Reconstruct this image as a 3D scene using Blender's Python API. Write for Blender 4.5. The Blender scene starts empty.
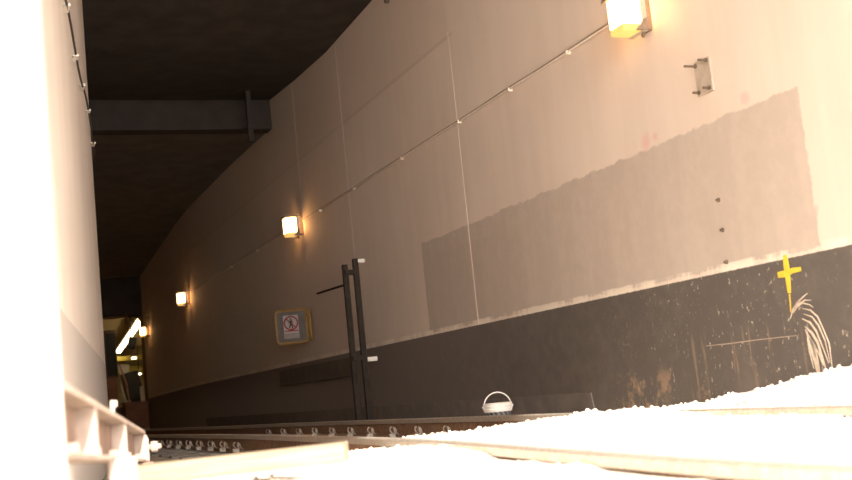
import bpy, bmesh, math, random
from mathutils import Vector, Matrix, noise as mnoise
random.seed(7)
S = bpy.context.scene
COL = S.collection
W = 4.6                      # plane of the right-hand wall (x), tunnel runs along +y, rail top is z = 0
EYE = Vector((0, 0, .25))
F = 1150.0

# ------------------------------------------------------------------ camera
d = Vector((-459, -195, -F)).normalized()
up = Vector((1, .1016, 0)).cross(d).normalized()
if up.y < 0: up = -up
xr = d.cross(up)
R = Matrix((xr, d, up))      # camera axes -> world axes
cam = bpy.data.objects.new('camera', bpy.data.cameras.new('camera'))
COL.objects.link(cam)
cam.matrix_world = Matrix.Translation(EYE) @ R.to_4x4()
cam.data.sensor_width = 36
cam.data.lens = F / 852 * 36
cam.data.clip_start = .05
cam.data.clip_end = 400
cam.data.dof.use_dof = True
cam.data.dof.focus_distance = 11
cam.data.dof.aperture_fstop = 2.8
S.camera = cam

def wall_point(px, py, x=W):
    """the point of the plane x = const that the photo shows at a pixel"""
    v = R @ Vector((px - 426, -(py - 240), -F))
    return v * (x / v.x) + EYE

# ------------------------------------------------------------------ node helpers
class N:
    def __init__(s, nt, sock): s.nt, s.s = nt, sock
    def _m(s, op, *a, clamp=False):
        n = s.nt.nodes.new('ShaderNodeMath'); n.operation = op; n.use_clamp = clamp
        for i, v in enumerate((s,) + a):
            if isinstance(v, N): s.nt.links.new(v.s, n.inputs[i])
            else: n.inputs[i].default_value = v
        return N(s.nt, n.outputs[0])
    def __add__(s, o): return s._m('ADD', o)
    def __sub__(s, o): return s._m('SUBTRACT', o)
    def __mul__(s, o): return s._m('MULTIPLY', o)
    def abs(s): return s._m('ABSOLUTE')
    def max(s, o): return s._m('MAXIMUM', o)
    def min(s, o): return s._m('MINIMUM', o)
    def sub_from(s, c): return (s * -1.0) + c
    def step(s, a, b):      # 0 at a -> 1 at b, smooth
        n = s.nt.nodes.new('ShaderNodeMapRange'); n.interpolation_type = 'SMOOTHSTEP'
        s.nt.links.new(s.s, n.inputs['Value'])
        n.inputs['From Min'].default_value = min(a, b); n.inputs['From Max'].default_value = max(a, b)
        n.inputs['To Min'].default_value = 0 if a < b else 1
        n.inputs['To Max'].default_value = 1 if a < b else 0
        return N(s.nt, n.outputs['Result'])

def rgb(c): return (c[0], c[1], c[2], 1)

class Mat:
    def __init__(s, name):
        s.m = bpy.data.materials.new(name); s.m.use_nodes = True
        s.nt = s.m.node_tree; s.b = s.nt.nodes['Principled BSDF']
        t = s.nt.nodes.new('ShaderNodeTexCoord'); s.co = t.outputs['Object']
        sp = s.nt.nodes.new('ShaderNodeSeparateXYZ'); s.nt.links.new(s.co, sp.inputs[0])
        s.x, s.y, s.z = (N(s.nt, sp.outputs[i]) for i in range(3))
    def noise(s, scale, detail=4, rough=.55, stretch=(1, 1, 1), dist=0):
        mp = s.nt.nodes.new('ShaderNodeMapping'); s.nt.links.new(s.co, mp.inputs[0])
        mp.inputs['Scale'].default_value = stretch
        n = s.nt.nodes.new('ShaderNodeTexNoise'); s.nt.links.new(mp.outputs[0], n.inputs['Vector'])
        n.inputs['Scale'].default_value = scale; n.inputs['Detail'].default_value = detail
        n.inputs['Roughness'].default_value = rough; n.inputs['Distortion'].default_value = dist
        return N(s.nt, n.outputs[0])
    def mix(s, a, b, f):
        n = s.nt.nodes.new('ShaderNodeMix'); n.data_type = 'RGBA'
        for v, i in ((a, 6), (b, 7)):
            if isinstance(v, tuple): n.inputs[i].default_value = rgb(v)
            else: s.nt.links.new(v, n.inputs[i])
        if isinstance(f, N): s.nt.links.new(f.s, n.inputs[0])
        else: n.inputs[0].default_value = f
        return n.outputs[2]
    def color(s, c):
        if isinstance(c, tuple): s.b.inputs['Base Color'].default_value = rgb(c)
        else: s.nt.links.new(c, s.b.inputs['Base Color'])
        return s
    def rough(s, r, metal=0, spec=.3):
        s.b.inputs['Roughness'].default_value = r; s.b.inputs['Metallic'].default_value = metal
        s.b.inputs['Specular IOR Level'].default_value = spec
        return s
    def bump(s, n, strength=.3, dist=.01):
        b = s.nt.nodes.new('ShaderNodeBump'); b.inputs['Strength'].default_value = strength
        b.inputs['Distance'].default_value = dist
        s.nt.links.new(n.s, b.inputs['Height']); s.nt.links.new(b.outputs[0], s.b.inputs['Normal'])
        return s

def simple(name, a, b, scale=12, rough=.7, metal=0, bump=.2, stretch=(1, 1, 1)):
    m = Mat(name); n = m.noise(scale, 5, .6, stretch)
    m.color(m.mix(a, b, n.step(.35, .68))).rough(rough, metal)
    if bump: m.bump(n, bump, .004)
    return m.m

def emit(name, c, strength, base=(.8, .8, .8)):
    m = Mat(name); m.color(base).rough(.4)
    m.b.inputs['Emission Color'].default_value = rgb(c); m.b.inputs['Emission Strength'].default_value = strength
    return m.m

# ------------------------------------------------------------------ materials
PAINT = (.74, .622, .532); PAINT2 = (.67, .56, .475)
GREYP = (.50, .415, .35); BLACKP = (.115, .098, .086)

def wall_right_material():
    m = Mat('painted tunnel wall')
    big = m.noise(.55, 4, .5); fine = m.noise(9, 5, .6); drip = m.noise(5, 4, .6, (1, 1, .12))
    c = m.mix(PAINT, PAINT2, (big * .6 + drip * .4).step(.35, .7))
    # faint panel joint and slightly different panel tone above it
    z, y = m.z, m.y
    jz = (z - 3.68).abs().step(.03, .008)
    c = m.mix(c, (.52, .41, .33), jz * (y.step(9.9, 10.1)) * .5)
    c = m.mix(c, (.63, .50, .41), z.step(3.66, 3.70) * y.step(10.05, 10.1) * .35)
    c = m.mix(c, (.61, .485, .395), y.step(13.58, 13.62) * .35)
    # grey overpainted rectangle with a ragged upper edge
    rag = (m.noise(7, 5, .65) - .5) * .09
    rag2 = (m.noise(16, 3, .6) - .5) * .05
    zt = z + rag; yt = y + rag2
    patch = zt.step(1.79, 1.772) * zt.step(.822, .835) * yt.step(5.245, 5.26) * yt.step(11.35, 11.335)
    g = m.mix(GREYP, (.545, .455, .385), (drip * .5 + fine * .5).step(.4, .65))
    c = m.mix(c, g, patch)
    # a faint earlier layer of grey
    layer = (zt.step(1.62, 1.60)) * patch * (y.step(8.9, 9.1)) * .25
    c = m.mix(c, (.45, .375, .31), layer)
    # pale unpainted strip just above the black band
    strip = (z + rag * .35).step(.862, .845) * z.step(.79, .80) * (m.noise(3, 4, .7, (1, 1, .2))).step(.40, .55)
    c = m.mix(c, (.86, .76, .64), strip * .8)
    # pink smudges
    for (px, py, r) in ((745, 98, .06), (646, 142, .09), (816, 209, .035), (655, 137, .05)):
        p = wall_point(px, py)
        dd = ((y - p.y) * (y - p.y) + (z - p.z) * (z - p.z))._m('SQRT') + (fine - .5) * .05
        c = m.mix(c, (.72, .36, .34), dd.step(r, r * .2) * .45)
    # black lower band with wear, then glare painted in as paler tones
    band = (z + (m.noise(20, 3, .5) - .5) * .012).step(.806, .798)
    k = m.mix(BLACKP, (.145, .122, .106), (big * .5 + fine * .5).step(.4, .62))
    vs = m.noise(38, 3, .6, (1, 1, .6)).step(.62, .70) * m.noise(2.2, 3, .6).step(.38, .56) * y.step(8.4, 5.8)
    k = m.mix(k, (.62, .52, .43), vs * .9)
    streak = m.noise(16, 4, .7, (1, 1, .07)).step(.55, .70) * z.step(.47, .35) * y.step(7.2, 6.2) * y.step(5.45, 5.6)
    k = m.mix(k, (.36, .255, .18), streak * .75)
    rust = m.noise(4.5, 6, .72).step(.50, .62) * z.step(.28, .08) * y.step(7.9, 7.4) * y.step(6.3, 6.7)
    k = m.mix(k, (.42, .27, .17), rust * .7)
    low = m.noise(1.6, 4, .6).step(.5, .7) * z.step(.5, 0)
    k = m.mix(k, (.19, .15, .125), low * .5)
    k = m.mix(k, (.20, .165, .142), y.step(8.5, 13) * .8)  # veiling glare painted into the band, paler with depth
    k = m.mix(k, (.36, .31, .28), y.step(11, 20) * z.step(1.1, .1) * .9)  # ballast bloom painted in, paler deeper down the tunnel and towards the base
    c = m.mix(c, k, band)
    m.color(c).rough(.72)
    m.bump(fine * .5 + m.noise(2.0, 4, .5) * 1.2, .25, .012)
    return m.m

def wall_left_material():
    m = Mat('painted left wall')
    big = m.noise(.7, 4, .5); drip = m.noise(2.2, 5, .65, (1, 1, .14))
    c = m.mix((.82, .73, .65), (.72, .63, .56), (big * .4 + drip * .6).step(.38, .66))
    seam = m.noise(1.0, 3, .5, (1.0, 1.0, .25)).step(.60, .66)
    c = m.mix(c, (.50, .41, .34), seam * .35)
    band = (m.z + (drip - .5) * .01).step(.806, .798)
    c = m.mix(c, (.60, .54, .49), band)
    m.color(c).rough(.75).bump(big * .7 + drip * .6, .3, .02)
    return m.m

M_WALL_R = wall_right_material()
M_WALL_L = wall_left_material()
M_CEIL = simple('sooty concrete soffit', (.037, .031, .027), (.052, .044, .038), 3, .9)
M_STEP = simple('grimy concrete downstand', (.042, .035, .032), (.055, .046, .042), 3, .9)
M_PILASTER = simple('limewashed concrete', (.80, .74, .64), (.90, .86, .78), 2.2, .85, stretch=(1, 1, .3))
M_BALLAST = simple('crushed limestone ballast', (.46, .40, .33), (.62, .56, .48), 30, .9)
M_GROUND = simple('pale gravel ground', (.42, .37, .30), (.55, .49, .41), 6, .95)
M_BED = simple('dirty track bed', (.10, .080, .065), (.17, .135, .11), 14, .95)
M_RAILTOP = simple('worn steel running surface', (.68, .60, .52), (.55, .46, .38), 40, .38, .7, .1)
M_RUST = simple('rusted rail steel', (.22, .125, .075), (.33, .20, .12), 25, .8)
M_CLIP = simple('weathered clip steel', (.50, .44, .37), (.34, .26, .20), 40, .55, .3)
M_SLEEPER = simple('grey concrete sleeper', (.20, .17, .145), (.28, .24, .20), 10, .9)
M_TIMBER = simple('sun-bleached timber', (.20, .15, .10), (.27, .215, .15), 7, .8, stretch=(.4, 6, 8))
M_GIRDER = simple('rust-stained painted steel', (.25, .185, .145), (.36, .28, .23), 9, .7)
M_GIRDER_D = simple('brown stained steel plate', (.15, .09, .065), (.21, .14, .105), 9, .75)
M_POST = simple('dull grey painted post steel', (.030, .022, .017), (.045, .034, .027), 14, .9)
M_POSTL = simple('galvanised bracket steel', (.72, .68, .62), (.82, .79, .74), 20, .5)
M_HOUSING = simple('grey-brown lamp casting', (.20, .15, .11), (.27, .21, .16), 20, .5, .2)
M_FRAME = simple('brushed lamp frame', (.52, .45, .38), (.60, .54, .46), 20, .4, .4)
M_CONDUIT = simple('cream painted conduit', (.86, .76, .66), (.80, .69, .59), 20, .6)
M_CABLE = simple('black rubber cable', (.05, .04, .035), (.07, .055, .05), 20, .6)
M_PLATE = simple('unpainted base plate', (.42, .345, .28), (.49, .405, .33), 14, .6)
M_BOLT = simple('dark bolt steel', (.13, .095, .07), (.19, .14, .10), 30, .5, .3)
M_YELLOW = simple('yellow painted tube', (.34, .195, .055), (.27, .15, .04), 20, .5)
M_PANEL = simple('grimy clear backing sheet', (.085, .066, .053), (.12, .095, .076), 8, .5)
M_WHITE = simple('white placard paint', (.45, .385, .36), (.39, .33, .31), 9, .6, bump=0)
M_RED = simple('red sign print', (.28, .035, .04), (.34, .05, .045), 12, .6, bump=0)
M_SIGNBLACK = simple('black sign print', (.04, .02, .02), (.06, .03, .03), 12, .6, bump=0)
M_SIGNGREY = simple('grey sign foot strip', (.26, .22, .20), (.32, .27, .24), 12, .6, bump=0)
M_BUCKETW = simple('white bucket plastic', (.84, .80, .74), (.76, .70, .62), 14, .5)
M_SPRAY = simple('yellow spray paint', (.85, .60, .06), (.78, .50, .05), 20, .7, bump=0)
M_SCRAPE = simple('chalky scrape', (.72, .60, .48), (.58, .47, .37), 30, .9, bump=0)
M_STRIPW = simple('raised joint mortar', (.76, .645, .555), (.72, .605, .52), 10, .8)
M_HALLW = simple('cream hall plaster', (.62, .50, .30), (.54, .43, .26), 3, .8)
M_HALLC = simple('yellowed hall ceiling', (.66, .52, .27), (.58, .45, .23), 3, .8)
M_HALLF = simple('dark hall floor', (.10, .075, .06), (.14, .10, .08), 5, .7)
M_BROWN = simple('brown laminate', (.12, .065, .04), (.16, .09, .055), 6, .6)
M_REDBROWN = simple('red-brown brick paint', (.28, .12, .07), (.34, .16, .09), 6, .7)
M_DARK = simple('matt black sheet', (.025, .02, .018), (.035, .03, .026), 6, .6)
M_BEAM = simple('yellow painted beam', (.62, .50, .10), (.54, .42, .08), 6, .5)
M_LENS = emit('hot lamp glass', (1, .50, .17), 13.0)
M_SKIRT = emit('amber lamp skirt', (1, .56, .16), .62, (.6, .35, .1))
M_TUBE = emit('fluorescent tube glow', (1, .82, .46), 6.0)
M_DIFF = emit('small ceiling fitting glow', (1, .86, .5), 5.0)

def bucket_material():
    m = Mat('blue-striped bucket side')
    ang = m.nt.nodes.new('ShaderNodeMath'); ang.operation = 'ARCTAN2'
    m.nt.links.new(m.y.s, ang.inputs[0]); m.nt.links.new(m.x.s, ang.inputs[1])
    a = N(m.nt, ang.outputs[0])
    s = ((a * 16.0 + m.z * 120.0)._m('SINE')).step(-.2, .3)
    m.color(m.mix((.045, .043, .05), (.20, .185, .18), s)).rough(.5)
    return m.m
M_BUCKETB = bucket_material()

# ------------------------------------------------------------------ mesh helpers
class MB:
    def __init__(s): s.bm = bmesh.new()
    def box(s, x0, x1, y0, y1, z0, z1, mat=None, bevel=0):
        r = bmesh.ops.create_cube(s.bm, size=1)
        vs = r['verts']
        T = Matrix.Translation(((x0 + x1) / 2, (y0 + y1) / 2, (z0 + z1) / 2)) @ Matrix.Diagonal((abs(x1 - x0), abs(y1 - y0), abs(z1 - z0), 1))
        if mat is not None: T = mat @ T
        bmesh.ops.transform(s.bm, matrix=T, verts=vs)
        if bevel:
            es = list({e for v in vs for e in v.link_edges})
            bmesh.ops.bevel(s.bm, geom=es, offset=bevel, segments=2, affect='EDGES', profile=.6)
        return s
    def tube(s, pts, r, seg=10, closed=False, taper=None):
        pts = [Vector(p) for p in pts]; n = len(pts); rings = []
        prev = None
        for i, p in enumerate(pts):
            a = pts[i - 1] if (i or closed) else p
            b = pts[(i + 1) % n] if (i < n - 1 or closed) else p
            t = (b - a).normalized()
            if prev is None:
                u = t.orthogonal().normalized()
            else:
                u = (prev - t * prev.dot(t)).normalized()
            prev = u; v = t.cross(u)
            rr = r if taper is None else r * taper[i]
            rings.append([s.bm.verts.new(p + (u * math.cos(k * math.tau / seg) + v * math.sin(k * math.tau / seg)) * rr) for k in range(seg)])
        m = n if closed else n - 1
        for i in range(m):
            A, B = rings[i], rings[(i + 1) % n]
            for k in range(seg):
                s.bm.faces.new((A[k], A[(k + 1) % seg], B[(k + 1) % seg], B[k]))
        if not closed:
            s.bm.faces.new(rings[0][::-1]); s.bm.faces.new(rings[-1])
        return s
    def lathe(s, prof, seg=28, T=None, cap=True):
        rings = []
        for r, z in prof:
            rings.append([s.bm.verts.new((T or Matrix()) @ Vector((r * math.cos(k * math.tau / seg), r * math.sin(k * math.tau / seg), z))) for k in range(seg)])
        for A, B in zip(rings, rings[1:]):
            for k in range(seg):
                s.bm.faces.new((A[k], A[(k + 1) % seg], B[(k + 1) % seg], B[k]))
        if cap:
            s.bm.faces.new(rings[0][::-1]); s.bm.faces.new(rings[-1])
        return s
    def prism(s, poly, h, T=None):
        """poly in local xy, extruded by h along local z, then T"""
        T = T or Matrix()
        a = [s.bm.verts.new(T @ Vector((p[0], p[1], 0))) for p in poly]
        b = [s.bm.verts.new(T @ Vector((p[0], p[1], h))) for p in poly]
        s.bm.faces.new(a[::-1]); s.bm.faces.new(b)
        n = len(poly)
        for i in range(n): s.bm.faces.new((a[i], a[(i + 1) % n], b[(i + 1) % n], b[i]))
        return s
    def sweep(s, prof, path, close_ends=True):
        """prof: (u, z) section, u to the right of the path (plan path)"""
        n = len(path); rings = []
        for i in range(n):
            a = Vector(path[max(i - 1, 0)][:2]); b = Vector(path[min(i + 1, n - 1)][:2])
            t = (b - a).normalized(); r = Vector((t.y, -t.x))
            z = path[i][2] if len(path[i]) > 2 else 0
            rings.append([s.bm.verts.new((path[i][0] + r.x * u, path[i][1] + r.y * u, z + h)) for u, h in prof])
        k = len(prof)
        for A, B in zip(rings, rings[1:]):
            for j in range(k): s.bm.faces.new((A[j], A[(j + 1) % k], B[(j + 1) % k], B[j]))
        if close_ends: s.bm.faces.new(rings[0][::-1]); s.bm.faces.new(rings[-1])
        return s
    def build(s, name, mat, parent=None, smooth=False, bevel=0):
        bmesh.ops.recalc_face_normals(s.bm, faces=s.bm.faces[:])
        me = bpy.data.meshes.new(name); s.bm.to_mesh(me); s.bm.free()
        me.materials.append(mat)
        if smooth:
            for p in me.polygons: p.use_smooth = True
        o = bpy.data.objects.new(name, me); COL.objects.link(o)
        if smooth:
            try: me.set_sharp_from_angle(angle=math.radians(40))
            except Exception: pass
        if bevel:
            b = o.modifiers.new('bevel', 'BEVEL'); b.width = bevel; b.segments = 2; b.limit_method = 'ANGLE'
        if parent: o.parent = parent
        return o

def tag(o, label=None, cat=None, group=None, kind=None):
    if label: o['label'] = label
    if cat: o['category'] = cat
    if group: o['group'] = group
    if kind: o['kind'] = kind
    return o

def thing(name, label, cat, loc=(0, 0, 0), group=None, rz=0):
    o = bpy.data.objects.new(name, None); COL.objects.link(o)
    o.empty_display_size = .1
    o.location = loc; o.rotation_euler = (0, 0, rz)
    return tag(o, label, cat, group)

def struct(o): o['kind'] = 'structure'; return o

def copy_tree(o, parent=None):
    c = o.copy(); COL.objects.link(c)
    if parent: c.parent = parent
    for ch in list(o.children): copy_tree(ch, c)
    return c

def smoothstep(a, b, x):
    t = max(0, min(1, (x - a) / (b - a))); return t * t * (3 - 2 * t)

def catmull(pts, n=6):
    out = []
    for i in range(len(pts) - 1):
        p0, p1, p2, p3 = (Vector(pts[max(i - 1, 0)]), Vector(pts[i]), Vector(pts[i + 1]), Vector(pts[min(i + 2, len(pts) - 1)]))
        for k in range(n):
            t = k / n
            out.append(.5 * ((2 * p1) + (p2 - p0) * t + (2 * p0 - 5 * p1 + 4 * p2 - p3) * t * t + (3 * p1 - p0 - 3 * p2 + p3) * t ** 3))
    out.append(Vector(pts[-1])); return out

# ------------------------------------------------------------------ setting
# right-hand wall: straight to y = 25, then turning slightly to the right
path = [(W, 1.0), (W, 8), (W, 16), (W, 24.5), (W + .08, 26.5), (W + .62, 36.4)]
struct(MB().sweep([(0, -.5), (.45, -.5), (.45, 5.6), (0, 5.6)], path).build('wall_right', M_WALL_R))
LW = [(-.42, -.35), (-.12, 1.5), (.10, 3.0), (.29, 4.5), (.47, 5.95), (.84, 8.55), (1.19, 11.0), (1.355, 12.3), (1.45, 13.6), (1.46, 15.5), (1.36, 18), (1.30, 26), (1.9, 37)]
lw = catmull(LW, 5)
struct(MB().sweep([(0, -.5), (0, 5.6), (-.45, 5.6), (-.45, -.5)], [tuple(p) for p in lw]).build('wall_left', M_WALL_L, smooth=True))
# soffit, unseen front edge skewed to shade the left wall; then downstand, lower soffit
def soffit(name, stations, th, mat):
    mb = MB(); rows = []
    for (ya, yb, z) in stations:       # left y, right y
        rows.append([mb.bm.verts.new(v) for v in ((-1.2, ya, z), (7.2, yb, z), (7.2, yb, z + th), (-1.2, ya, z + th))])
    for A, B in zip(rows, rows[1:]):
        for k in range(4): mb.bm.faces.new((A[k], A[(k + 1) % 4], B[(k + 1) % 4], B[k]))
    mb.bm.faces.new(rows[0]); mb.bm.faces.new(rows[-1][::-1])
    return struct(mb.build(name, mat))
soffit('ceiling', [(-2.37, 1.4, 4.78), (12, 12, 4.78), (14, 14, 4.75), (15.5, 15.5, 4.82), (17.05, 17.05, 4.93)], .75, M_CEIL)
soffit('ceiling_inner', [(17.3, 17.3, 4.5), (20, 20, 4.56), (37, 37, 4.6)], .5, simple('paler inner soffit', (.12, .11, .105), (.16, .145, .14), 3, .9))  # inner soffit has a paler tone than the front one
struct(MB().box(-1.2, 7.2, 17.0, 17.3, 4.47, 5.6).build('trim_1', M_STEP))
# ground slab below everything
struct(MB().box(-14, 16, -26, 62, -.62, -.42).build('floor', M_GROUND))
# pilaster at the portal on the left
struct(MB().box(-1.3, .114, 1.55, 2.12, -.42, 4.78, bevel=.02).build('wall_portal', M_PILASTER))
# raised joints on the right wall
for i, (y, z0, z1, w) in enumerate(((10.09, .81, 3.72, .022), (13.6, .81, 4.72, .03), (15.72, 2.2, 4.8, .035))):
    struct(MB().box(W - .0022, W + .01, y - w / 2, y + w / 2, z0, z1).build('trim_%d' % (i + 2), M_STRIPW))
# lower slab face at the foot of the wall
struct(MB().prism([(7.98, -.4), (11.6, -.4), (24, -.4), (24, .10), (11.6, .093), (8.3, .088), (8.08, .083)], .03,
                  Matrix(((0, 0, 1, W - .010), (1, 0, 0, 0), (0, 1, 0, 0), (0, 0, 0, 1)))).build('baseboard_right', simple('black painted kerb face', (.155, .13, .114), (.205, .172, .15), 6, .7)))
struct(MB().box(W - .05, W + .01, 14.0, 17.6, .50, .74, bevel=.01).build('trim_5', simple('dark cable ledge', (.12, .10, .086), (.15, .125, .107), 6, .7)))

# --- station hall at the far end
struct(MB().box(.6, 12, 36.4, 37.05, 3.40, 5.6).build('wall_far', M_STEP))
struct(MB().box(5.22, 12, 36.4, 37.05, -.42, 3.42).build('wall_pier', simple('brown pier paint', (.24, .15, .09), (.30, .19, .12), 4, .7)))
struct(MB().box(1.5, 12, 37.0, 60, -.42, .62).build('floor_platform', M_HALLF))
struct(MB().box(1.2, 12, 37.0, 60.2, 3.75, 4.0).build('ceiling_hall', M_HALLC))
struct(MB().box(1.2, 12, 59.8, 60.2, -.42, 4.0).build('wall_hall', M_HALLW))
struct(MB().box(1.2, 3.2, 37.0, 60.2, -.42, 4.0).build('wall_hall_left', M_HALLW))
struct(MB().box(11.5, 12, 37.0, 60.2, -.42, 4.0).build('wall_hall_right', M_HALLW))

# ------------------------------------------------------------------ track
def left_at(y):
    for a, b in zip(lw, lw[1:]):
        if a.y <= y <= b.y:
            k = (y - a.y) / (b.y - a.y); q = a.lerp(b, k); t_ = (b - a).normalized()
            return q, Vector((t_.y, -t_.x))
near = [(1.45, -8), (1.62, 0), (1.72, 1.95), (1.80, 2.95), (2.10, 5.4), (2.23, 7.3), (2.36, 10.5), (2.38, 14), (2.32, 18), (2.25, 25), (2.7, 36.3)]
npath = [Vector((p[0], p[1], 0)) for p in catmull([(a, b, 0) for a, b in near], 6)]
def offset(path, dist):
    out = []
    for i, p in enumerate(path):
        t = (path[min(i + 1, len(path) - 1)] - path[max(i - 1, 0)]).normalized()
        out.append(p + Vector((t.y, -t.x, 0)) * dist)
    return out
far = [(3.05, -8), (3.15, 0), (3.3, 2.0), (3.47, 4.0), (3.60, 6.3), (3.64, 9.3), (3.66, 13), (3.52, 17.5), (3.48, 25), (4.1, 36.3)]
fpath = [Vector((p[0], p[1], 0)) for p in catmull([(a, b, 0) for a, b in far], 6)]
def make_rail(path, label):
    t = thing('rail', label, 'rail', path[0])
    loc = [tuple(p - path[0]) for p in path]
    hd = [(-.035, -.040), (.035, -.040), (.036, -.008), (.028, -.001), (.012, 0), (-.012, 0), (-.028, -.001), (-.036, -.008)]
    MB().sweep(hd, loc).build('rail_head', M_RAILTOP, t)['label'] = 'worn bright running head'
    MB().sweep([(-.009, -.135), (.009, -.135), (.011, -.045), (.022, -.039), (-.022, -.039), (-.011, -.045)], loc).build('rail_web', M_RUST, t)
    MB().sweep([(-.07, -.158), (.07, -.158), (.07, -.148), (.012, -.133), (-.012, -.133), (-.07, -.148)], loc).build('rail_foot', M_RUST, t)
    return t
make_rail(fpath, 'rusty steel rail nearer to the tall right-hand wall')
make_rail(npath, 'steel rail nearer to the camera, half buried in white ballast')

def at_y(path, y):
    for a, b in zip(path, path[1:]):
        if a.y <= y <= b.y:
            t = (y - a.y) / (b.y - a.y); return a.lerp(b, t)
    return path[-1]

# sleepers and clips in the darker stretch
proto_clip = None
def clip_mesh():
    mb = MB()
    mb.box(-.03, .03, -.02, .02, -.03, .006, bevel=.006)
    pts = []
    for k in range(17):
        a = math.radians(-60 + k * 19.5)
        pts.append((-.034 * math.cos(a) + .012, -.02 + .04 * k / 16, .036 - .030 * math.sin(a) + .010 * math.cos(a)))
    pts.append((.062, .03, -.002)); pts.append((.085, .03, -.012))
    mb.tube(pts, .0068, 7)
    mb.tube([(.02, -.01, .0), (.02, -.01, .05)], .008, 7)
    return mb
ys = [8.6 + .65 * i for i in range(13)]
proto_s = None
for i, y in enumerate(ys):
    a, b = at_y(npath, y), at_y(fpath, y)
    c = (a + b) / 2
    if proto_s is None:
        proto_s = MB().prism([(-.125, -.2), (.125, -.2), (.10, 0), (-.10, 0)], 2.3,
            Matrix(((0, 0, 1, -1.15), (1, 0, 0, 0), (0, 1, 0, 0), (0, 0, 0, 1)))).build('sleeper', M_SLEEPER, bevel=.01)
        o = proto_s
    else:
        o = proto_s.copy(); COL.objects.link(o)
    o.location = (c.x, y, -.16)
    tag(o, 'grey concrete sleeper under the rails in the dark part of the tunnel', 'sleeper', 'sleepers under the rails')
def put_clip(p, side, label, group):
    global proto_clip
    if proto_clip is None:
        proto_clip = clip_mesh().build('rail_clip', M_CLIP, smooth=True); o = proto_clip
    else:
        o = proto_clip.copy(); COL.objects.link(o)
    o.location = p; o.rotation_euler = (0, 0, 0 if side > 0 else math.pi)
    tag(o, label, 'rail clip', group)
for y in ys[:10]:
    b = at_y(fpath, y)
    put_clip((b.x - .10, y, -.128), 1, 'pale spring clip on the foot of the rail nearer the wall', 'clips on the rail by the wall')
for y in [8.6 + .65 * i for i in range(3, 13)]:
    b = at_y(npath, y)
    put_clip((b.x - .10, y, -.128), 1, 'pale spring clip beside the nearer rail, seen above the timber plank', 'clips on the nearer rail')

# ------------------------------------------------------------------ ballast (one stuff object)
def ground_h(x, y):
    xn = at_y(npath, min(max(y, -7.9), 36)).x; xf = xn + 1.44
    start = 8.5 if x > xn else 7.2
    z = -.185 + .165 * smoothstep(start, 6.0 if x > xn else 5.2, y)
    if x > xn + .02 and x < xf + .3:       # crown that buries the far rail for a stretch
        z += .030 * math.exp(-((y - 5.65) / .5) ** 2) * smoothstep(xn + .3, xf - .1, x)
    z -= .035 * smoothstep(4.8, 3.5, y)
    if x > 3.75: z += .15 * min(1, (x - 3.75) / .7) * smoothstep(6.2, 5.0, y) - .03 * smoothstep(5.6, 7, y)
    # low mound the plank lies on
    z += .040 * math.exp(-((x - .8) / .6) ** 2 - ((y - 3.75) / .5) ** 2)
    near_rail = min(abs(x - xn), abs(x - at_y(fpath, min(max(y, -7.9), 36)).x) + (.0 if y < 5.0 else 1))
    amp = smoothstep(8.6, 6.5, y) * .8 + .2
    n = mnoise.noise((x * 2.3, y * 2.3, 0)) * .026 + mnoise.noise((x * 6, y * 6, 3)) * .020 + mnoise.noise((x * 15, y * 15, 8)) * .006
    z += n * amp
    if near_rail < .16:
        if x < xn: z = min(max(z, -.05 if y < 6.2 else z), (-.008 - .034 * smoothstep(3.9, 2.9, y)))
        else: z = min(z, -.032)
    if y < 1.2: z = min(z, .0) - .10 * smoothstep(1.2, .2, y)
    return z
mb = MB(); bm = mb.bm
yl = [-8 + .5 * i for i in range(19)] + [1.3 + .055 * i for i in range(140)] + [9.0 + .35 * i for i in range(78)]
xl0, xl1, NX = -.6, 4.58, 95
grid = []
for y in yl:
    x_0 = left_at(min(y, 36.5))[0].x + .01 if y > 2.2 else (.14 if y > 1.5 else xl0)
    row = []
    for i in range(NX + 1):
        x = x_0 + (xl1 - x_0) * i / NX
        row.append(bm.verts.new((x, y, ground_h(x, y))))
    grid.append(row)
for A, B in zip(grid, grid[1:]):
    for i in range(NX): bm.faces.new((A[i], A[i + 1], B[i + 1], B[i]))
ico = bmesh.new(); bmesh.ops.create_icosphere(ico, subdivisions=1, radius=1)
iv = [v.co.copy() for v in ico.verts]; iface = [[v.index for v in f.verts] for f in ico.faces]; ico.free()
def stone(x, y, z, r):
    sx, sy, sz = (r * random.uniform(.7, 1.25) for _ in range(3))
    rot = Matrix.Rotation(random.uniform(0, 6.28), 3, Vector((random.random(), random.random(), random.random() + .1)).normalized())
    vs = [bm.verts.new(rot @ Vector((v.x * sx, v.y * sy, v.z * sz)) * random.uniform(.82, 1.12) + Vector((x, y, z))) for v in iv]
    for f in iface: bm.faces.new([vs[k] for k in f])
cnt = 0
while cnt < 5200:
    y = 1.6 + 7.2 * random.random() ** .9; x = random.uniform(.0, 4.55)
    if x > y * .98 + .6: continue
    xn = at_y(npath, y).x; xf = at_y(fpath, y).x
    if abs(x - xn) < .075: continue
    if abs(x - xf) < .085 and not (5.15 < y < 6.15): continue
    r = random.uniform(.006, .017)
    if .4 < x < 1.25 and 3.5 < y < 4.05: r *= .5
    stone(x, y, ground_h(x, y) + r * .05, r); cnt += 1
b = mb.build('ballast', M_BALLAST)
tag(b, 'sunlit white crushed-stone ballast heaped around the rails', 'ballast', kind='stuff')

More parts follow.
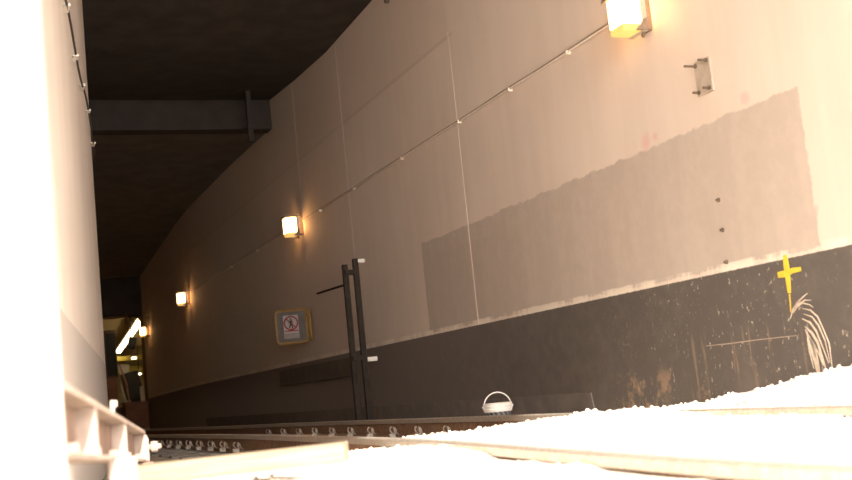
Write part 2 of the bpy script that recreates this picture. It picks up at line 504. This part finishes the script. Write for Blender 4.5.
# ------------------------------------------------------------------ wall lamps
def make_lamp():
    """origin on the wall face, -x points out of the wall"""
    t = thing('wall_lamp', 'x', 'lamp')
    MB().box(-.075, 0, -.055, .055, -.13, .13, bevel=.008).build('back_box', M_HOUSING, t)
    MB().box(-.265, -.078, -.088, .088, -.095, .115, bevel=.012).build('lamp_glass', M_LENS, t)
    MB().box(-.262, -.082, -.085, .085, -.145, -.096, bevel=.008).build('lamp_skirt', M_SKIRT, t)['label'] = 'amber glass skirt under the lamp glass'
    f = MB()
    for s in (-1, 1):
        f.box(-.115, -.073, s * .098 - .006, s * .098 + .006, -.13, .135)
    f.box(-.115, -.073, -.1, .1, -.150, -.143).box(-.115, -.073, -.1, .1, .118, .135)
    f.build('frame', M_FRAME, t)
    MB().prism([(-.285, .150), (-.30, .105), (-.265, .118), (-.06, .138), (-.06, .152)], .21,
               Matrix(((1, 0, 0, 0), (0, 0, 1, -.105), (0, 1, 0, 0), (0, 0, 0, 1)))).build('hood', M_HOUSING, t)
    MB().prism([(-.17, -.147), (-.075, -.147), (-.075, -.055), (-.10, -.065)], .02,
               Matrix(((1, 0, 0, 0), (0, 0, 1, -.112), (0, 1, 0, 0), (0, 0, 0, 1)))).build('bracket', M_HOUSING, t)
    MB().tube([(-.09, -.06, -.135), (-.09, -.06, -.19)], .009, 8).tube([(-.09, -.06, -.165), (-.09, -.06, -.18)], .016, 6).build('cable_gland', M_BOLT, t)
    return t
L0 = make_lamp()
lamps = [((W, 6.67, 2.71), 0, 'large glowing square wall lamp at the top edge of the photo, nearest along the conduit'),
         ((W, 15.79, 2.73), 0, 'glowing square wall lamp above the yellow-framed no-pedestrians sign'),
         ((W + .022, 25.04, 2.70), -.04, 'small glowing wall lamp in the dark, second farthest along the wall'),
         ((W + .52, 34.55, 2.73), -.054, 'tiny glowing wall lamp beside the opening to the lit hall')]
for i, (p, rz, lab) in enumerate(lamps):
    o = L0 if i == 0 else copy_tree(L0)
    o.location = p; o.rotation_euler = (0, 0, rz)
    tag(o, lab, 'lamp', 'square lamps along the tunnel wall')

# conduit along the wall with clips
def conduit(y0, y1, clips, label):
    t = thing('conduit', label, 'conduit', (W, y0, 2.79), 'conduit runs between the wall lamps')
    n = 24
    pts = [(-.022 , (y1 - y0) * k / n, .003 * math.sin(k * 1.3) * (0 < k < n)) for k in range(n + 1)]
    MB().tube(pts, .0085, 8).build('pipe', M_CONDUIT, t, smooth=True)
    MB().tube([(-.012, p[1], p[2] + .020) for p in pts], .0055, 6).build('cable', simple('dull brown pipe shadow', (.34, .26, .20), (.28, .21, .16), 20, .6), t, smooth=True)  # dark line added above the pipe as its shadow, not a real cable
    for y in clips:
        MB().box(-.04, .002, y - y0 - .010, y - y0 + .010, -.024, .010, bevel=.003).build('clip', M_CONDUIT, t)
conduit(6.78, 15.68, (7.78, 8.85, 9.99, 11.6, 13.3, 14.8), 'thin pipe and its added shadow line on the wall between the two nearest lamps')
conduit(15.9, 24.4, (18.5, 20.5, 22.5), 'thin dim pipe on the wall beyond the lamp over the sign')

# dark cable with clips on the left wall
t = thing('wall_cable', 'dark sagging cable clipped along the top of the left wall', 'cable', (0, 0, 0))
cab = []
for i in range(40):
    y = 6.6 + i * .19
    q, nn = left_at(y)
    cab.append((q.x + nn.x * .03, q.y + nn.y * .03, 2.98 + .012 * (y - 7) + .05 * math.sin(y * 2.6)))
MB().tube(cab, .0085, 8).build('cable', M_CABLE, t, smooth=True)
for y in (7.8, 8.7, 9.6, 10.6, 11.6):
    q, nn = left_at(y)
    MB().box(-.022, .022, -.07, .07, -.009, .009, Matrix.Translation((q.x + nn.x * .02, q.y, 2.98 + .012 * (y - 7) + .05 * math.sin(y * 2.6)))).build('clip', M_POSTL, t)

# bolted plate on the wall
t = thing('base_plate', 'bare square steel plate with four long studs on the upper wall', 'plate', (W, 6.105, 2.09))
MB().box(-.014, 0, -.085, .085, -.115, .115, bevel=.003).build('plate', M_PLATE, t)
for (y, z, l) in ((-.06, .095, .07), (.062, .088, .095), (-.055, -.09, .055), (.06, -.092, .055)):
    st = MB().tube([(-.012, y, z), (-.012 - l, y, z)], .0085, 8).build('stud', M_BOLT, t)
    MB().tube([(-.012, y, z), (-.026, y, z)], .014, 6).build('nut', M_BOLT, st)
# small wall anchors under it
for (px, py, lab) in ((719, 200, 'dark bolt stub in the grey patch, topmost of the vertical three'),
                      (723, 230, 'small dark bolt stub in the grey patch, middle of the vertical three'),
                      (727, 262, 'dark bolt stub lowest of three, just above the black band')):
    p = wall_point(px, py)
    o = MB().tube([(.004, 0, 0), (-.022, 0, 0)], .009, 8).tube([(.002, 0, 0), (-.006, 0, 0)], .015, 8).build('anchor_bolt', M_BOLT)
    o.location = p; tag(o, lab, 'bolt', 'bolts left in the wall')
# small fitting near the ceiling
t = thing('cable_box', 'small brown junction fitting high on the wall at the top edge', 'junction box', (W, 11.53, 4.62))
MB().box(-.06, .0, -.07, .07, -.02, .16, bevel=.012).build('box', M_BOLT, t)
MB().tube([(-.045, 0, -.02), (-.045, 0, -.075)], .03, 10).build('gland', M_BOLT, t)

# steel hanger under the soffit
t = thing('ceiling_hanger', 'thin grey steel hanger post under the dark ceiling, before the downstand', 'hanger', (4.08, 16.3, 4.90))
MB().box(-.16, .16, -.08, .08, -.035, .005, bevel=.004).build('flange', M_STEP, t)
MB().box(-.035, .035, -.035, .035, -.80, -.03).build('post', M_STEP, t)
MB().box(-.05, .05, -.05, .05, -.62, -.57).build('collar', M_STEP, t)

# ------------------------------------------------------------------ twin posts near the wall
t = thing('signal_post', 'pair of slim dark steel posts standing between the rail and the wall', 'post', (4.14, 12.4, -.16))
for (dx, h, dy) in ((-.055, 1.90, .06), (.055, 1.955, 0)):
    MB().box(dx - .030, dx + .030, dy - .030, dy + .030, 0, h, bevel=.005).build('upright', M_POST, t)
MB().box(-.08, .08, -.035, .08, 1.78, 1.83).build('tie_bar', M_POST, t)
MB().box(-.08, .08, -.035, .08, .80, .85).build('tie_bar', M_POST, t)
MB().box(-.14, .14, -.06, .12, 0, .05).build('base_plate', M_POST, t)
MB().box(.08, .165, -.035, -.012, 1.905, 1.945, bevel=.004).build('bracket', M_POSTL, t)['label'] = 'pale galvanised bracket at the top'
MB().box(.085, .20, -.04, -.012, .775, .825, bevel=.004).build('bracket', M_POSTL, t)['label'] = 'pale galvanised bracket half way up'
MB().tube([(-.07, .06, 1.67), (.45, 2.92, 1.86)], .014, 8).build('brace', M_POST, t)

# ------------------------------------------------------------------ no-pedestrians sign facing the tunnel mouth
t = thing('warning_sign', 'yellow tube-framed sign with a no-pedestrians placard, hinged on the wall', 'sign', (4.56, 15.62, 1.30), rz=math.radians(-17))
def rrect(x0, x1, z0, z1, r, y=0, n=5):
    out = []
    for (cx_, cz, a0) in ((x1 - r, z1 - r, 0), (x0 + r, z1 - r, 90), (x0 + r, z0 + r, 180), (x1 - r, z0 + r, 270)):
        for k in range(n + 1):
            a = math.radians(a0 + 90 * k / n); out.append((cx_ + r * math.cos(a), y, cz + r * math.sin(a)))
    return out
MB().tube(rrect(-.50, -.07, -.235, .225, .05), .020, 8, closed=True).build('frame', M_YELLOW, t, smooth=True)
MB().tube([(-.02, .02, -.22), (-.02, .02, .235)], .021, 8).box(-.07, -.02, .0, .02, .12, .16).box(-.07, -.02, .0, .02, -.15, -.11).build('hinge_post', M_YELLOW, t)
MB().box(-.49, -.08, -.004, .006, -.225, .215).build('backing_sheet', M_PANEL, t)
pl = MB().box(-.395, -.185, -.012, -.004, -.10, .155).build('placard', M_WHITE, t); pl['label'] = 'white placard with red ring and walking figure'
C0 = (-.29, .045)
ring = [(C0[0] + .092 * math.cos(a * math.tau / 32), -.014, C0[1] + .092 * math.sin(a * math.tau / 32)) for a in range(32)]
MB().tube(ring, .011, 6, closed=True).build('red_ring', M_RED, pl)
fig = MB(); y_ = -.0135
fig.tube([(C0[0], y_, C0[1] + .048), (C0[0], y_, C0[1] + .066)], .013, 8)
for a, b, r in (((0, .04), (-.004, -.012), .015), ((-.004, -.012), (-.026, -.066), .010), ((-.004, -.012), (.014, -.04), .010), ((.014, -.04), (.018, -.070), .009),
                ((0, .034), (-.032, .0), .007), ((0, .034), (.030, .004), .007)):
    fig.tube([(C0[0] + a[0], y_, C0[1] + a[1]), (C0[0] + b[0], y_, C0[1] + b[1])], r, 6)
fig.build('walking_figure', M_SIGNBLACK, pl)
MB().box(-.092, .092, -.0175, -.0125, -.008, .008, Matrix.Translation((C0[0], 0, C0[1])) @ Matrix.Rotation(math.radians(45), 4, 'Y')).build('red_bar', M_RED, pl)
MB().box(-.385, -.195, -.014, -.011, -.075, -.056).build('red_caption', M_RED, pl)
MB().box(-.40, -.18, -.012, -.004, -.17, -.105).build('foot_strip', M_SIGNGREY, t)

# ------------------------------------------------------------------ bucket behind the rail
t = thing('bucket', 'white-rimmed plastic bucket with raised handle behind the rail by the wall', 'bucket', (3.93, 8.42, -.205))
t.scale = (1, 1, 1.15)
MB().lathe([(.082, 0), (.086, .01), (.103, .19), (.100, .19), (.083, .012), (.0, .012)], 28, cap=False).build('body', M_BUCKETB, t, smooth=True)
MB().lathe([(.103, .187), (.113, .187), (.115, .205), (.108, .210), (.108, .222), (.117, .224), (.117, .246), (.106, .248), (.100, .246), (.100, .187)], 32, cap=False).build('rim', M_BUCKETW, t, smooth=True)
hp = []
for k in range(17):
    a = math.pi * k / 16
    hp.append((.112 * math.cos(a) * .98, -.015 * math.sin(a), .222 + .098 * math.sin(a)))
rzb = Matrix.Rotation(math.radians(-20), 3, 'Z')
hp = [tuple(rzb @ Vector(p)) for p in hp]
MB().tube(hp, .0048, 8).build('handle', M_BUCKETW, t, smooth=True)
for s in (0, -1):
    MB().tube([tuple(Vector(hp[s]) * .94), tuple(Vector(hp[s]) * 1.05)], .014, 10).build('handle_lug', M_BUCKETW, t)

# ------------------------------------------------------------------ paint marks on the black band
def ribbon(mb, pts, w, h=.003):
    """flat paint stroke on the wall through pixel positions; w = list of half widths (m)"""
    P = [wall_point(*p) for p in pts]
    L, Rr = [], []
    for i, p in enumerate(P):
        a, b = P[max(i - 1, 0)], P[min(i + 1, len(P) - 1)]
        tt = (b - a).normalized(); nn = Vector((0, -tt.z, tt.y))
        ww = w[min(i, len(w) - 1)]
        L.append(p + nn * ww); Rr.append(p - nn * ww)
    poly = [(q.y, q.z) for q in L] + [(q.y, q.z) for q in reversed(Rr)]
    mb.prism(poly, h, Matrix(((0, 0, -1, W + .0008), (1, 0, 0, 0), (0, 1, 0, 0), (0, 0, 0, 1))))
t = thing('spray_mark', 'yellow spray-painted cross on the black lower wall', 'graffiti', tuple(wall_point(788, 275)))
def part_of(mb, name, mat):
    o = mb.build(name, mat); o.parent = t; o.matrix_parent_inverse = Matrix.Translation(t.location).inverted(); return o
m1 = MB(); ribbon(m1, [(785, 255), (786.5, 266), (788, 278), (789.5, 293)], [.018, .024, .022, .014], .0026); part_of(m1, 'upright_stroke', M_SPRAY)
m1 = MB(); ribbon(m1, [(778, 275), (784, 274), (793, 270.5), (801, 269)], [.017, .020, .016, .012]); part_of(m1, 'cross_stroke', M_SPRAY)
m1 = MB(); ribbon(m1, [(789.5, 294), (790.2, 301), (790.8, 312)], [.006, .005, .003], .002); part_of(m1, 'drip', M_SPRAY)
m1 = MB()
def cr(pts): return [(760 + x / 3.555, 245 + y / 3.555) for x, y in pts]
strokes = [([(108, 262), (118, 228), (140, 196), (168, 172)], [.002, .006, .006, .002]),
           ([(120, 240), (135, 212), (160, 196), (182, 196)], [.002, .005, .004, .001]),
           ([(112, 250), (130, 205), (150, 186)], [.001, .004, .001]),
           ([(128, 225), (150, 206), (176, 212), (190, 222)], [.002, .004, .003, .001]),
           ([(150, 225), (180, 232), (205, 255), (226, 300), (246, 350), (258, 440)], [.001, .004, .005, .004, .004, .001]),
           ([(155, 245), (185, 255), (208, 285), (232, 340), (250, 420)], [.001, .004, .006, .004, .001]),
           ([(150, 262), (178, 275), (200, 305), (222, 360), (245, 420)], [.002, .006, .007, .005, .002]),
           ([(160, 290), (185, 312), (205, 345), (225, 410), (238, 452)], [.002, .009, .009, .007, .002]),
           ([(162, 300), (178, 340), (190, 385), (208, 462)], [.003, .014, .016, .006]),
           ([(176, 330), (192, 360), (204, 410), (214, 460)], [.004, .014, .010, .004]),
           ([(190, 352), (212, 390), (226, 430)], [.002, .007, .002]),
           ([(168, 330), (176, 375), (192, 440)], [.002, .006, .001])]
for p, w in strokes: ribbon(m1, cr(p), w)
o = m1.build('scrape_mark', M_SCRAPE)
tag(o, 'pale feather-shaped fan of scrape strokes on the black wall below the cross', 'scrape mark', kind='stuff')
m1 = MB(); ribbon(m1, [(706, 346), (730, 343.5), (760, 339.5), (797, 335.5)], [.002, .004, .003, .002], .002)
tag(m1.build('scratch_line', simple('faint scratch', (.46, .37, .30), (.34, .27, .22), 40, .9, bump=0)), 'long thin pale scratch line low on the black wall', 'scratch')

# ------------------------------------------------------------------ girder on the left, plank, bricks of support
A = Vector((.108, 2.16, .262)); B = Vector((.700, 5.40, .118))
ax = (B - A).normalized(); side = ax.cross(Vector((0, 0, 1))).normalized(); upv = side.cross(ax)
G = Matrix((( side.x, ax.x, upv.x, A.x), (side.y, ax.y, upv.y, A.y), (side.z, ax.z, upv.z, A.z), (0, 0, 0, 1)))
Lg = (B - A).length
t = thing('steel_girder', 'rust-stained steel girder sloping down beside the left wall', 'girder')
t.matrix_world = G
MB().box(-.060, .050, 0, Lg, .056, .070, bevel=.003).build('top_flange', M_GIRDER, t)
MB().box(-.060, .050, 0, Lg, -.068, -.056, bevel=.003).build('bottom_flange', M_GIRDER, t)
MB().box(-.012, .000, 0, Lg - .01, -.056, .056).build('web', M_GIRDER_D, t)
ep = MB().prism([(-.065, -.066), (.062, -.066), (.062, .035), (.045, .060), (-.065, .060)], .035,
    Matrix(((1, 0, 0, 0), (0, 0, 1, Lg - .03), (0, 1, 0, 0), (0, 0, 0, 1)))).build('end_plate', M_GIRDER, t, bevel=.006)
MB().tube([(.03, Lg + .005, -.005), (.115, Lg + .005, -.005)], .013, 8).tube([(.072, Lg + .005, -.005), (.10, Lg + .005, -.005)], .024, 6).build('end_bolt', M_GIRDER, ep)
for y in (.75, 1.9):
    MB().box(.0, .048, y - .012, y + .012, -.056, .056).build('stiffener', M_GIRDER, t)
for y in (.35, .9, 1.5, 2.2, 2.9):
    MB().tube([(.028, y, -.056), (.028, y, -.036)], .014, 6).build('bolt', M_GIRDER, t)
MB().tube([(-.02, 2.15, .069), (-.008, 2.18, .140)], .009, 8).tube([(-.008, 2.18, .130), (-.006, 2.183, .152)], .014, 6).build('standing_bolt', M_GIRDER, t)
# bracket shoe carrying the girder
t = thing('support_bracket', 'bolted steel bracket plate under the sloping girder', 'bracket', (.385, 3.42, -.12))
MB().box(-.09, .10, -.04, .04, .0, .03, bevel=.004).build('base', M_GIRDER, t)
MB().box(-.02, .06, -.012, .012, .03, .262, bevel=.003).build('plate', M_GIRDER, t)
MB().prism([(-.08, .03), (-.02, .03), (-.02, .2)], .02, Matrix(((1, 0, 0, 0), (0, 0, 1, -.01), (0, 1, 0, 0), (0, 0, 0, 1)))).build('gusset', M_GIRDER_D, t)
for z in (.10, .18): MB().tube([(.03, -.012, z), (.03, -.03, z)], .014, 6).build('bolt', M_GIRDER, t)
t = thing('support_block', 'dark timber packing block under the far end of the girder', 'block', (.66, 5.15, -.14))
MB().box(-.09, .09, -.08, .08, 0, .185, bevel=.01).build('block', M_TIMBER, t)
MB().box(-.07, .07, -.07, .07, .185, .198).build('shim', M_GIRDER_D, t)

pa = Vector((.47, 3.98)); pb = Vector((1.152, 3.695)); dv = pb - pa
o = MB().box(0, dv.length, 0, .16, -.034, .030, bevel=.006).build('timber_plank', M_TIMBER)
o.location = (pa.x, pa.y, .060); o.rotation_euler = (0, -.012, math.atan2(dv.y, dv.x))
tag(o, 'sun-bleached timber plank lying on the white ballast', 'plank')
o = MB().box(0, .30, 0, .20, -.03, .03, bevel=.008).build('concrete_lump', M_BALLAST)
o.location = (.33, 3.55, -.01); o.rotation_euler = (.05, .06, -.3)
tag(o, 'broken pale slab in front of the left end of the plank', 'slab')

# ------------------------------------------------------------------ station hall contents
def hall(px, py, y):
    v = R @ Vector((px - 426, -(py - 240), -F)); return v * (y / v.y) + EYE
t = thing('tube_light', 'long yellow-white fluorescent light line hanging in the lit hall', 'light', (0, 0, 0))
a = (hall(141, 319, 38.5)); b = hall(118, 352, 38.5 * (a.z - .25) / (hall(118, 352, 38.5).z - .25))
dirv = (b - a).normalized(); sd = Vector((dirv.y, -dirv.x, 0))
Tm = Matrix(((sd.x, dirv.x, 0, a.x), (sd.y, dirv.y, 0, a.y), (0, 0, 1, a.z), (0, 0, 0, 1)))
t.matrix_world = Tm
LL = (b - a).length
MB().box(-.11, .11, 0, LL, -.06, .02, bevel=.02).build('tube', M_TUBE, t)
MB().box(-.16, .16, -.1, LL + .1, .02, .07).build('housing', M_BROWN, t)
MB().box(-.10, .10, -.16, -.02, -.06, .03).build('end_cap', simple('pink end cap', (.7, .45, .36), (.6, .38, .3), 9), t)
for y in (1.5, LL - 1.5): MB().tube([(0, y, .07), (0, y, 3.76 - a.z)], .015, 6).build('hanging_rod', M_BROWN, t)
p = hall(132, 343, 39.5)
t = thing('hanging_sign', 'small dark box sign hanging under the fluorescent light', 'sign', tuple(p))
MB().box(-.13, .13, -.05, .05, -.20, .20, Matrix.Rotation(math.radians(14), 4, 'Y'), bevel=.01).build('box', M_DARK, t)
MB().tube([(0, 0, .3), (0, 0, 3.76 - p.z)], .02, 6).build('rod', M_DARK, t)
t = thing('equipment_cabinet', 'tall dark brown cabinet on the left side of the lit hall', 'cabinet', (4.40, 40.0, .62))
MB().box(-.6, .36, -.3, .5, 1.02, 2.62, bevel=.02).build('body', M_BROWN, t)
MB().box(-.55, .32, -.28, .45, .0, 1.02).build('plinth', M_REDBROWN, t)
MB().box(.02, .34, -.33, -.30, 1.08, 2.5).build('door', M_DARK, t)
for i, (y, z, h) in enumerate(((56.5, 2.98, .22), (58.5, 2.42, .34))):
    o = MB().box(3.4, 11.5, y - .15, y + .15, z, z + h, bevel=.02).build('cross_beam', M_BEAM)
    tag(o, ('thin yellow beam spanning the hall behind the light line', 'thick yellow beam spanning the hall, lowest and farthest')[i], 'beam', 'yellow beams across the hall')
p = hall(128, 388, 47)
t = thing('display_board', 'narrow white panel standing upright in the far hall', 'panel', (p.x, p.y, .62))
MB().box(-.20, .20, -.04, .04, 0, 1.75, Matrix.Rotation(math.radians(-4), 4, 'Y'), bevel=.01).build('board', M_WHITE, t)
MB().box(-.22, .22, -.15, .15, 0, .05).build('foot', M_DARK, t)
p = hall(137, 388, 44)
t = thing('dark_trolley', 'dark trolley with a leaning handle in the lit hall doorway', 'trolley', (p.x, p.y, .62))
MB().box(-.30, .32, -.25, .25, .35, 1.35, Matrix.Rotation(math.radians(-12), 4, 'Y'), bevel=.03).build('body', M_DARK, t)
MB().tube([(-.34, -.27, .15), (-.40, -.27, .9), (-.62, -.27, 1.65)], .03, 8).build('handle', M_REDBROWN, t)
for sx in (-.2, .2):
    MB().lathe([(.12, -.04), (.13, -.02), (.13, .02), (.12, .04)], 16, Matrix.Translation((sx, -.2, .12)) @ Matrix.Rotation(math.pi / 2, 4, 'X')).build('wheel', M_DARK, t)
MB().box(-.22, .22, -.22, .22, .12, .40).build('chassis', M_DARK, t)
p = hall(145, 396, 43)
o = MB().box(-.16, .16, -.1, .1, 0, .75, bevel=.02).build('white_bin', M_WHITE); o.location = (p.x, p.y, .62)
tag(o, 'small white bin at the right edge of the lit hall', 'bin')
for (px, py, y, lab) in ((134, 358, 50, 'small bright ceiling fitting deeper in the lit hall'), (139, 374, 57, 'small bright fitting at the back of the lit hall')):
    p = hall(px, py, y)
    t = thing('ceiling_spot', lab, 'light', tuple(p), 'small lights in the hall')
    MB().lathe([(.0, -.04), (.10, -.04), (.12, .0), (.08, .04), (0, .04)], 14, cap=False).build('diffuser', M_DIFF, t)
    MB().tube([(0, 0, .05), (0, 0, 3.76 - p.z)], .02, 6).build('stem', M_BROWN, t)
t = thing('drop_pipe', 'dark pipe with a short drop under the lintel of the hall opening', 'pipe', (0, 0, 0))
a, b, c = hall(104, 318, 36.2), hall(125, 316.5, 36.2), hall(126.5, 324, 36.2)
MB().tube([a, b], .05, 8).build('run', M_BROWN, t)
MB().tube([b + Vector((.02, 0, .06)), c], .045, 8).build('drop', M_BROWN, t)
p = hall(152, 404, 35.6)
t = thing('lamplit_foot_box', 'low red-brown box added for the lamplit foot of the wall near the hall', 'box', (4.83, 35.6, -.19))
MB().box(-.45, .22, -.3, .3, 0, .86, bevel=.02).build('body', M_REDBROWN, t)  # box added in place of warm lamplight on the wall foot
MB().box(-.48, .25, -.33, .33, .86, .92).build('lid', M_REDBROWN, t)

# ------------------------------------------------------------------ light
w = bpy.data.worlds.new('sky'); S.world = w; w.use_nodes = True
bg = w.node_tree.nodes['Background']
bg.inputs[0].default_value = (1.0, .96, .92, 1); bg.inputs[1].default_value = 8.0
sun = bpy.data.objects.new('sun', bpy.data.lights.new('sun', 'SUN')); COL.objects.link(sun)
sun.data.energy = 11; sun.data.color = (1, .93, .83); sun.data.angle = math.radians(.8)
el = math.radians(32.5)
sun.rotation_euler = Vector((-.004, math.cos(el), -math.sin(el))).to_track_quat('-Z', 'Y').to_euler()
sun.location = (2, -8, 10)

S.view_settings.view_transform = 'Standard'
S.view_settings.look = 'None'
S.view_settings.gamma = 1
S.view_settings.exposure = .58
S.view_settings.use_curve_mapping = False
S.cycles.use_denoising = True
S.cycles.max_bounces = 10
S.cycles.diffuse_bounces = 6
S.cycles.sample_clamp_indirect = 20
